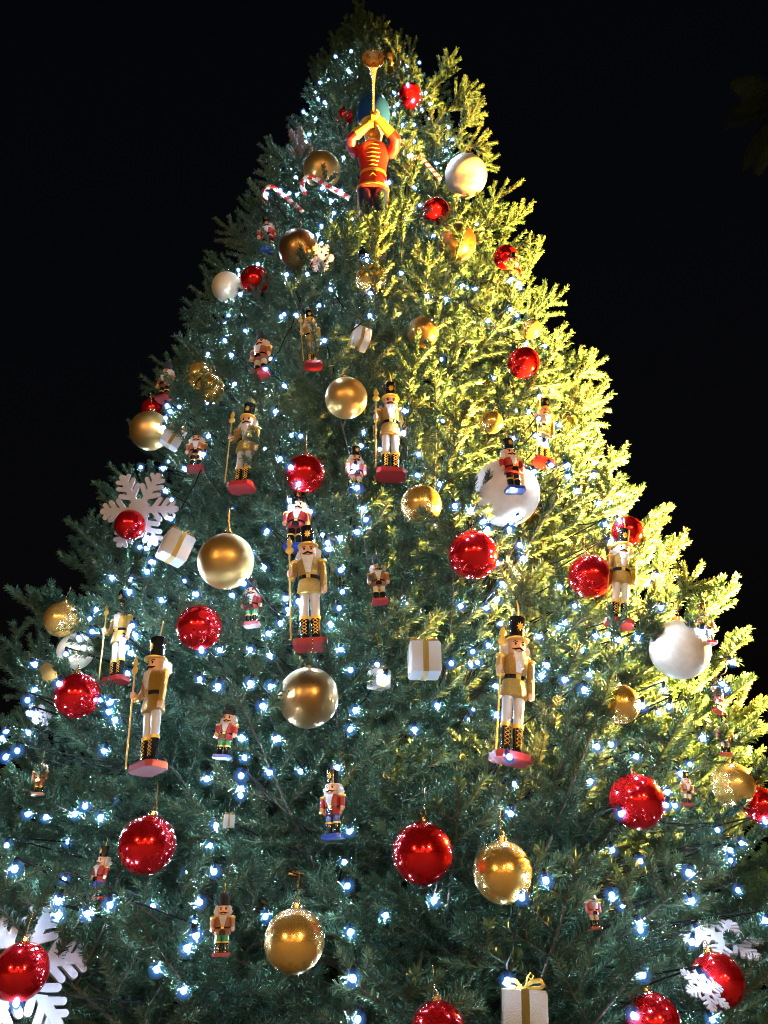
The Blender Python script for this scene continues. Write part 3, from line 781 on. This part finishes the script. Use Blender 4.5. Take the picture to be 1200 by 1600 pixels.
for a in [
    (483, 826, 1004, 'tall gold-coated nutcracker with spear and starred black hat at the tree centre', dict(lean=-4)),
    (240, 996, 1198, 'gold nutcracker turned left with spear and red base, lower left', dict(turn=-38, lean=-6)),
    (803, 963, 1184, 'tall gold nutcracker on a red block base, right of centre', dict(turn=14, lean=8)),
    (610, 600, 742, 'pale-coated nutcracker with tall hat beside amber shoots, upper centre', dict(turn=4, legs=M_WHITE)),
    (486, 488, 572, 'small-looking gold nutcracker with white stockings high on the left', dict(turn=10, lean=-6)),
    (384, 632, 762, 'gold nutcracker with red base half sunk in needles, upper left', dict(turn=-6)),
    (188, 922, 1066, 'gold nutcracker behind a light cable at the left edge', dict(turn=-20, lean=-5)),
    (971, 826, 976, 'nutcracker half bleached by amber glare near the right edge', dict(turn=-8, lean=11)),
    (850, 622, 726, 'nutcracker in a gold coat among lights on the right side', dict(turn=10, lean=8))]:
    kw = dict(jacket=M_GLIT, legs=M_WHITE, base=M_REDP, spear=True, grp=GN, q=.68); kw.update(a[4])
    nutcracker(a[0], a[1], a[2], a[3], **kw)
for a in [
    (418, 340, 396, 'tiny red nutcracker with blue base on the upper left edge', M_REDP, M_BLACK, M_BLUEP, M_BLACK, 0),
    (408, 520, 590, 'small dark nutcracker beside a bare upright twig, upper left', M_BROWNP, M_WHITE, M_REDP, M_FUR_BLACK, -10),
    (259, 568, 628, 'small nutcracker standing out against the sky on the left edge', M_BROWNP, M_BLACK, M_REDP, M_FUR_BLACK, -15),
    (307, 670, 738, 'small nutcracker next to a bright bulb, right of the satin gold ball', M_BROWNP, M_BLACK, M_REDP, M_FUR_BLACK, 0),
    (464, 768, 862, 'small red nutcracker on a blue base just above the central gold one', M_REDP, M_BLACK, M_BLUEP, M_BLACK, 5),
    (556, 700, 772, 'small pale rose nutcracker hung along the centre light string', M_PINKP, M_WHITE, M_BLUEP, M_BLACK, 5),
    (393, 905, 982, 'small red nutcracker with green trousers, below the large satin gold ball', M_REDP, M_GREENP, M_REDP, M_FUR_BLACK, 8),
    (591, 868, 946, 'small brown nutcracker in a dark gap right of the central gold one', M_BROWNP, M_WHITE, M_REDP, M_FUR_BLACK, 0),
    (354, 1100, 1190, 'small red nutcracker holding a bell, left of the largest bronze ball', M_REDP, M_GREENP, M_BLUEP, M_FUR_BLACK, -18),
    (63, 1182, 1246, 'hatless brown nutcracker in the dark at the lower left edge', M_BROWNP, M_BROWNP, M_BROWNP, None, 12),
    (157, 1322, 1410, 'small red nutcracker facing left, left of the large red bauble', M_REDP, M_BLUEP, M_REDP, M_BLACK, -40),
    (348, 1394, 1500, 'small nutcracker in a furry black hat near the bottom left', M_BROWNP, M_GREENP, M_REDP, M_FUR_BLACK, 0),
    (520, 1203, 1316, 'small red nutcracker in blue trousers on a blue base, low centre', M_REDP, M_BLUEP, M_BLUEP, M_BLACK, -16),
    (799, 688, 772, 'small red nutcracker with black boots in front of the large white ball', M_REDP, M_BLACK, M_BLUEP, M_BLACK, 4),
    (926, 1384, 1456, 'hatless rose nutcracker half buried in needles at lower right', M_PINKP, M_WHITE, M_REDP, None, 12),
    (1102, 944, 1010, 'small nutcracker under upright shoots at the right edge', M_PINKP, M_WHITE, M_REDP, M_BLACK, 0),
    (1122, 1058, 1118, 'small tilted nutcracker beside a bulb at the right edge', M_PINKP, M_WHITE, M_REDP, M_BLACK, 10),
    (1132, 1118, 1184, 'small white-bearded nutcracker, lowest of three at the right edge', M_PINKP, M_WHITE, M_REDP, M_BLACK, 0),
    (802, 396, 446, 'tiny red nutcracker beside the upper right edge bauble', M_REDP, M_WHITE, M_BLUEP, M_BLACK, 5),
    (1073, 1206, 1262, 'small nutcracker in shadow left of the right border gold bauble', M_BROWNP, M_WHITE, M_REDP, M_BLACK, 0)]:
    nutcracker(a[0], a[1], a[2], a[3], a[4], a[5], a[6], small=True, hat=a[7], bare=a[7] is None, turn=a[8] + random.uniform(-14, 14), lean=random.uniform(-7, 7) + (18 if a[0] == 1122 else 0), grp=GS)

# ------------------------------------------------------------------ the trumpeter
def trumpeter():
    p = nominal(583, 300); n = Vector((p.x - axis(p.z), p.y, 0)).normalized()
    p = p + n * 0.16; d = ray(583, 290).normalized(); p = CAM + d * (p - CAM).dot(d)
    top = CAM + d * 0
    # scale so that the hat top and the trouser hem land where the photograph shows them
    s = 1.0; zc = p.z
    root = tag(ob('trumpeter_figure', None, loc=(p.x, p.y, zc - 0.80), rot=(R(13), 0, yaw_of(p, 0, 0.6)), scale=0.82),
               'toy soldier in red jacket and blue hat blowing a long brass trumpet near the treetop', 'toy soldier')
    A = lambda nme, pcs, par=None: ob(nme, mk(nme, pcs), par or root)
    for s in (-1, 1):
        x = s * .068
        A('boot', [(*lathe([(.06, 0), (.062, .05), (.05, .1), (.056, .26), (.058, .30)], 14, (x, 0)), M_BLACK)])
        A('trouser_leg', [(*lathe([(.052, .27), (.06, .45), (.07, .68), (.066, .76)], 16, (x, 0)), M_NAVY)])
        A('trouser_stripe', [(*tube([(x + s * .058, 0, .3), (x + s * .064, 0, .5), (x + s * .071, 0, .7)], .006, 6), M_GPAINT)])
    jk = A('jacket', [(*lathe([(.142, .70), (.15, .715), (.135, .80), (.118, .88), (.125, .98), (.15, 1.10), (.155, 1.16), (.12, 1.21), (.06, 1.235)], 26, sy=.78), M_REDP)])
    A('jacket_hem', [(*lathe([(.1505, .708), (.1525, .716), (.149, .732)], 26, sy=.785), M_GPAINT)], jk)
    A('waist_sash', [(*lathe([(.1225, .868), (.1215, .90)], 26, sy=.79), M_GPAINT)], jk)
    for i in range(6):
        zz = .93 + .042 * i; w = .05 + .006 * i; yb = -.098 - .018 * min(1, i / 4)
        A('braid', [(*tube([(-w, yb + .022, zz + .004), (-w * .5, yb + .004, zz - .004), (0, yb - .003, zz), (w * .5, yb + .004, zz - .004), (w, yb + .022, zz + .004)], .0055, 6), M_GPAINT)], jk)
    A('braid', [(*tube([(-.07, -.085, .76), (0, -.107, .825), (.07, -.085, .76)], .006, 6), M_GPAINT)], jk)
    A('collar', [(*lathe([(.068, 1.21), (.07, 1.262), (.06, 1.264)], 18), M_WHITE)])
    A('head', [(*lathe([(.045, 1.24), (.06, 1.275), (.083, 1.31), (.092, 1.37), (.09, 1.43), (.07, 1.46)], 20, sy=1.05), M_SKIN)])
    for s in (-1, 1): A('eye', [(*sphere((s * .032, -.09, 1.39), .011, 8, 6), M_BLACK)])
    A('nose', [(*sphere((0, -.10, 1.36), .016, 8, 6, (1, 1.2, 1.2)), M_SKIN)])
    A('beard', [(*sphere((0, -.055, 1.285), .055, 12, 8, (1, .8, .7)), M_GPAINT)])
    hat = A('hat', [(*lathe([(.098, 1.41), (.135, 1.44), (.155, 1.54), (.15, 1.66), (.115, 1.74), (.05, 1.78), (.01, 1.785)], 24), M_TEAL)])
    A('hat_band', [(*lathe([(.101, 1.405), (.138, 1.437), (.1375, 1.452)], 24), M_GPAINT)], hat)
    for s in (-1, 1):
        el = Vector((s * .205, -.15, 1.17)); shd = Vector((s * .158, .0, 1.13)); hd = Vector((s * .012, -.19 if s < 0 else -.27, 1.325))
        A('sleeve', [(*tube([shd, shd.lerp(el, .5) + Vector((s * .02, 0, -.012)), el, el.lerp(hd, .22)], [.056, .052, .05, .046], 14), M_REDP)])
        A('gauntlet', [(*tube([el.lerp(hd, .20), el.lerp(hd, .3), el.lerp(hd, .88)], [.052, .05, .034], 14), M_GPAINT)])
        fs = [(*sphere(hd + Vector((s * .012, 0, -.012)), .036, 12, 8, (1, 1.2, 1)), M_GPAINT)]
        for i in range(4):
            y = hd.y + (i - 1.5) * .019
            fs.append((*tube([(hd.x + s * .028, y, hd.z - .02), (hd.x + s * .005, y, hd.z - .036), (hd.x - s * .024, y, hd.z - .026), (hd.x - s * .032, y, hd.z + .004), (hd.x - s * .02, y, hd.z + .022)], [.0105, .0105, .01, .009, .007], 6), M_GPAINT))
        fs.append((*tube([(hd.x + s * .03, hd.y + .02, hd.z), (hd.x + s * .034, hd.y - .005, hd.z + .022), (hd.x + s * .016, hd.y - .025, hd.z + .034)], [.012, .011, .009], 6), M_GPAINT))
        A('hand', fs)
    # trumpet points straight out from the mouth
    y0, y1, tz = -.115, -.98, 1.325; prof = [(.02, 0), (.012, .02), (.010, .06), (.011, .35), (.014, .48), (.022, .58), (.036, .66), (.06, .71), (.093, .74), (.098, .755)]
    v, f = [], []
    sg = 20; inner = [(r - .004, t) for r, t in prof[::-1] if t > .4]
    allp = prof + inner
    for r, t in allp:
        for j in range(sg):
            a = 2 * PI * j / sg; v.append((r * math.cos(a), y0 - t, tz + r * math.sin(a) + t * .03))
    for i in range(len(allp) - 1):
        for j in range(sg):
            k = (j + 1) % sg; f.append((i * sg + j, i * sg + k, (i + 1) * sg + k, (i + 1) * sg + j))
    A('trumpet', [(v, f, M_BRASS)])
    return root
TR = trumpeter()

# ------------------------------------------------------------------ canes, gift boxes
snowflake(1098, 1545, 80, 'white snowflake crossing the red bauble at the bottom right', (-30, 50, 10), .9)

def cane_mesh():
    pts = [Vector((0, 0, -.5 + .03 * i)) for i in range(27)] + [Vector((.17 - .17 * math.cos(PI * i / 14), 0, .31 + .17 * math.sin(PI * i / 14))) for i in range(1, 15)]
    v, f = tube(pts, .052, 12); fr, fw = [], []
    for k, q in enumerate(f):
        i, j = divmod(k, 12); (fr if ((i * 12 + j * 5) // 36) % 2 else fw).append(q)
    return mk('cane', [(v, fr, M_REDP), (v, fw, M_WHITE)])
CANE = cane_mesh()
def cane(px, py, ln, ang, label):
    p, n = rest_point(px, py, 15, 8, .85); L = px_to_m(p, ln); p = p + n * .05
    o = tag(ob('candy_cane', CANE, loc=p, scale=L), label, 'candy cane', 'striped candy canes')
    face = (CAM - p).normalized().to_track_quat('Y', 'Z').to_matrix().to_4x4()
    o.matrix_world = Matrix.Translation(p) @ face @ Matrix.Rotation(R(ang), 4, 'Y') @ Matrix.Scale(L, 4)
cane(515, 298, 76, 66, 'candy cane under the satin bronze ball left of the trumpeter')
cane(452, 316, 66, 58, 'candy cane poking out at the upper left edge among upright twigs')
cane(668, 268, 52, 40, 'candy cane half hidden left of the upper right white ball')

def gift_parts(fur):
    w = .5; b = .06
    pr = [(-w, -w + b), (-w + b, -w), (w - b, -w), (w, -w + b), (w, w - b), (w - b, w), (-w + b, w), (-w, w - b)]
    V, F = [], []
    zs = [(-w, .93), (-w + b, 1), (w - b, 1), (w, .93)]
    for z, k in zs: V += [(x * k, y * k, z) for x, y in pr]
    F = [tuple(reversed(range(8))), tuple(range(24, 32))] + [(i * 8 + j, i * 8 + (j + 1) % 8, (i + 1) * 8 + (j + 1) % 8, (i + 1) * 8 + j) for i in range(3) for j in range(8)]
    bx = mk('box', [(V, F, fur)])
    e = .512; rb = [(*box(-.09, .09, -e, -.46, -e + .03, e - .02), M_GLIT), (*box(-.09, .09, .46, e, -e + .03, e - .02), M_GLIT),
                    (*box(-e, -.46, -.09, .09, -e + .03, e - .02), M_GLIT), (*box(.46, e, -.09, .09, -e + .03, e - .02), M_GLIT),
                    (*box(-.09, .09, -e + .03, e - .03, -e, -.46), M_GLIT), (*box(-e + .02, e - .02, -.088, .088, .46, e), M_GLIT), (*box(-.09, .09, -e + .03, e - .03, .465, e + .004), M_GLIT)]
    rbn = mk('ribbon', rb, False)
    lp = []
    for s in (-1, 1):
        lp.append((*tube([(0, 0, .52), (s * .18, -.05, .66), (s * .38, -.12, .70), (s * .46, -.14, .60), (s * .34, -.11, .535), (s * .1, -.02, .53)], [.03, .05, .06, .055, .05, .03], 8), M_GLIT))
    lp.append((*tube([(.05, 0, .55), (.10, 0, .75), (.17, 0, .84), (.24, 0, .78), (.19, 0, .70), (.11, 0, .76)], .018, 6), M_GPAINT))
    return bx, rbn, mk('bow', lp)
GIFT = gift_parts(M_FUR)
def gift(px, py, sz, label, turn=0, tilt=(0, 0), q=.6):
    p, n = rest_point(px, py, sz * .4, sz * .4, q); L = px_to_m(p, sz); p = p + n * L * .3
    d = ray(px, py).normalized(); p = CAM + d * (p - CAM).dot(d)
    root = tag(ob('gift_box', None, loc=p, rot=(R(tilt[0]), R(tilt[1]), yaw_of(p, R(turn))), scale=L), label, 'gift box', 'white gift boxes')
    for nme, me in zip(('box', 'ribbon', 'bow'), GIFT): ob(nme, me, root)
gift(663, 1032, 48, 'white gift box with gold ribbon hanging square at the centre', 2)
gift(274, 856, 42, 'tilted white gift box left of the large satin gold ball', 34, (8, 14))
gift(563, 529, 28, 'small white gift box left of the sunken bronze ball, upper centre', 20, (0, 8))
gift(592, 1062, 28, 'small cream gift box just lower left of the square central one', 30, (5, 0))
gift(819, 1586, 68, 'large cream gift box with gold ribbon at the bottom border', -6, (0, 3))
gift(270, 684, 30, 'small gift box behind the nutcracker on the upper left edge', 40, (20, 20))
gift(358, 1283, 17, 'tiny gift box on a cable left of the low centre nutcracker', 10)

# ------------------------------------------------------------------ light strings
LEDS = [(549,80),(524,88),(546,112),(500,129),(497,155),(507,160),(474,175),(493,186),(483,210),(462,277),(438,297),(417,303),(452,302),(464,304),(503,295),(522,333),(497,367),(502,353),(537,246),(582,173),(595,162),(616,145),(637,132),(645,158),(665,145),(621,163),(659,171),(672,162),(616,178),(629,195),(647,221),(701,199),(707,218),(697,235),(681,255),(647,293),(608,285),(656,321),(678,368),(643,243),(533,298),(517,313),
(403,413),(448,429),(480,428),(516,452),(499,477),(463,492),(439,495),(383,517),(351,532),(362,555),(325,553),(423,561),(415,577),(367,600),(444,603),(430,643),(507,532),(573,407),(627,427),(668,463),(697,467),(578,493),(578,458),(318,710),(454,730),(630,676),(632,642),(568,676),(565,697),(654,710),(652,742),(438,717),(455,680),(555,730),(357,493),(375,460),
(723,446),(743,451),(762,502),(797,483),(813,450),(808,493),(822,537),(852,541),(772,591),(843,619),(842,654),(837,681),(873,665),(853,693),(861,727),(885,728),(887,745),(835,737),(930,723),(827,643),
(261,634),(266,643),(259,653),(256,668),(280,636),(220,730),(254,732),(288,732),(466,757),(258,767),(267,811),(485,800),(456,792),(230,840),(417,830),(325,682),
(202,925),(175,903),(230,893),(237,878),(218,855),(228,857),(252,938),(307,929),(150,953),(140,967),(144,987),(123,997),(103,1022),(53,1038),(92,1068),(55,1078),(43,1094),(50,1115),(207,978),(212,993),(191,1000),(198,1012),(204,1020),(199,1052),(157,1095),(173,1097),(170,1112),(180,1125),(343,1016),(391,1015),(315,1017),(312,1061),(341,1073),(391,1068),(163,1173),(44,1144),(9,1183),(27,1173),(3,1153),(10,1143),(379,1154),(382,1184),(377,1212),(377,1233),(323,1217),(381,912),(363,930),
(558,762),(567,795),(572,812),(558,831),(504,836),(512,848),(512,858),(531,842),(413,887),(447,935),(466,940),(438,974),(419,990),(422,1025),(423,1072),(532,891),(535,925),(517,977),(533,1015),(548,1047),(589,1039),(687,757),(711,791),(736,797),(756,815),(762,827),(763,1008),(736,1039),(746,1035),(774,1072),(720,947),(760,950),(600,1058),(777,880),(410,1103),(432,1155),(555,1110),(547,1140),(683,1102),(648,1140),(470,1205),
(902,767),(928,742),(798,817),(796,827),(810,809),(817,873),(785,912),(777,937),(782,975),(842,995),(855,1040),(846,1056),(776,1117),(898,947),(883,973),(872,981),(910,1017),(931,994),(952,990),(921,1054),(882,1062),(913,1078),(996,997),(967,1000),(1037,1078),(1045,1104),(1029,1113),(1004,1103),(955,1163),(933,1167),(994,1182),(1098,1153),(1026,899),(1012,912),(1033,950),(1099,987),(1144,1035),(1129,1069),(1135,1077),(967,813),(955,846),(875,917),(946,819),(954,785),(935,787),(796,1183),(812,852),
(43,1272),(72,1277),(106,1315),(23,1358),(100,1374),(91,1408),(91,1431),(133,1260),(157,1277),(117,1272),(172,1413),(136,1428),(239,1417),(245,1515),(338,1289),(335,1362),(376,1243),(312,1410),(304,1442),(306,1462),(292,1482),(25,1568),(328,1322),(287,1548),
(421,1207),(527,1200),(546,1299),(538,1347),(543,1384),(547,1457),(551,1529),(559,1593),(678,1407),(798,1272),(415,1432),(793,1533),(603,1430),
(803,1225),(922,1221),(957,1328),(956,1399),(853,1376),(815,1402),(970,1272),(1043,1238),(1041,1258),(1055,1259),(1063,1209),(1121,1297),(1158,1317),(1141,1328),(1142,1344),(1076,1364),(1081,1406),(1153,1391),(1000,1443),(1001,1453),(1004,1523),(1098,1528),(1113,1593),(1196,1438),(1091,1455),(1082,1472),(1196,1284),(990,1587)]
bpy.context.view_layer.update(); DG = bpy.context.evaluated_depsgraph_get()
def led_point(px, py):
    hs = [cast(px + dx, py + dy) for dx, dy in ((0, 0), (4, 2), (-4, -2), (2, -4), (-2, 4))]
    n0 = nominal(px, py); t0 = (n0 - CAM).length
    ts = sorted((h - CAM).length for h in hs if h is not None)
    ts = [t for t in ts if abs(t - t0) < 1.3]
    t = (ts[0] if len(ts) < 3 else ts[1]) - 0.012 if ts else t0
    return CAM + ray(px, py).normalized() * t
pts = [led_point(x, y) for x, y in LEDS]
rg = random.Random(11)
for i in range(240):       # fill bulbs added at random deeper in the branches to brighten the foliage
    z = 1.0 + 11 * (1 - math.sqrt(rg.random())) ; az = -PI / 2 + rg.uniform(-1.9, 1.9); rr = env(z) * rg.uniform(0.6, 0.9)
    pts.append(Vector((axis(z) + rr * math.cos(az), rr * math.sin(az), z)))
ORD = ['first', 'second', 'third', 'fourth', 'fifth', 'sixth', 'seventh', 'eighth', 'ninth', 'tenth', 'eleventh', 'twelfth', 'thirteenth', 'fourteenth', 'fifteenth', 'sixteenth', 'seventeenth', 'eighteenth', 'nineteenth', 'twentieth', 'twenty-first', 'twenty-second', 'twenty-third', 'twenty-fourth']
def az_of(p): return math.atan2(p.x - axis(p.z), -p.y)
outer, inner = sorted(pts[:len(LEDS)], key=lambda p: -p.z), sorted(pts[len(LEDS):], key=az_of)
chains = []
for p in outer:          # each cable runs on down to the nearest bulb below it
    best = None
    for c in chains:
        q = c[-1]; cost = 1.9 * math.hypot(p.x - q.x, (p.y - q.y) * .6) + abs(p.z - q.z)
        if best is None or cost < best[0]: best = (cost, c)
    if best is None or (best[0] > 0.62 and len(chains) < 20): chains.append([p])
    else: best[1].append(p)
short = [c for c in chains if len(c) < 3]; chains = [c for c in chains if len(c) >= 3]
for c in short:
    for p in c:
        t = min(chains, key=lambda k: min((p - q).length for q in k)); t.append(p); t.sort(key=lambda w: -w.z)
chains.sort(key=lambda c: sum(az_of(p) for p in c) / len(c))
chains = [(c, '%s visible light string from the left, cool white bulbs on dark cable' % ORD[i]) for i, c in enumerate(chains)]
for i in range(4):
    c = sorted(inner[len(inner) * i // 4: len(inner) * (i + 1) // 4], key=lambda p: -p.z)
    chains.append((c, '%s from the left of the four added fill light strings inside the branches' % ORD[i]))
LED = mk('bulb', [(*sphere((0, 0, 0), .0092, 8, 6, (1, 1, 1.15)), M_LED)])
HALO = mk('frosted_cap', [(*sphere((0, 0, 0), .016, 14, 10), M_HALO), (*sphere((0, 0, 0), .023, 16, 12), M_HALO2), (*sphere((0, 0, 0), .031, 16, 12), M_HALO3)])  # nested glowing shells added as a soft halo, no part of the bulb
SOCK = mk('socket', [(*lathe([(.0095, .010), (.0095, .032), (.005, .04)], 8), M_CABLE)])
for grp, lab in chains:
    root = tag(ob('light_string', None, loc=grp[-1]), lab, 'light string', 'light strings hanging down the tree')
    o = grp[-1]; path = []
    for i in range(len(grp) - 1):
        a, b = grp[i], grp[i + 1]; mid = a.lerp(b, .5)
        inw = Vector((axis(mid.z) - mid.x, -mid.y, 0)).normalized(); sag = (b - a).length
        path.append(a + Vector((0, 0, .036)) - o)
        for t in (.2, .4, .6, .8):
            w = 4 * t * (1 - t)
            path.append(a.lerp(b, t) + inw * (min(.05, .06 * sag) if sag < .7 and abs(a.z - b.z) > math.hypot(a.x - b.x, a.y - b.y) * .8 else min(1.0, .9 * sag)) * w + Vector((rg.gauss(0, .008), rg.gauss(0, .008), .036 - min(.12, .12 * sag) * w)) - o)
    path.append(grp[-1] + Vector((0, 0, .036)) - o)
    ob('cable', mk('cable', [(*tube(path, .0042, 5), M_CABLE)]), root)
    for p in grp:
        b = ob('bulb', LED, root, p - o, (rg.uniform(-.5, .5), rg.uniform(-.5, .5), 0)); 
        ob('socket', SOCK, b); ob('frosted_cap', HALO, b)
print('leds', len(pts))
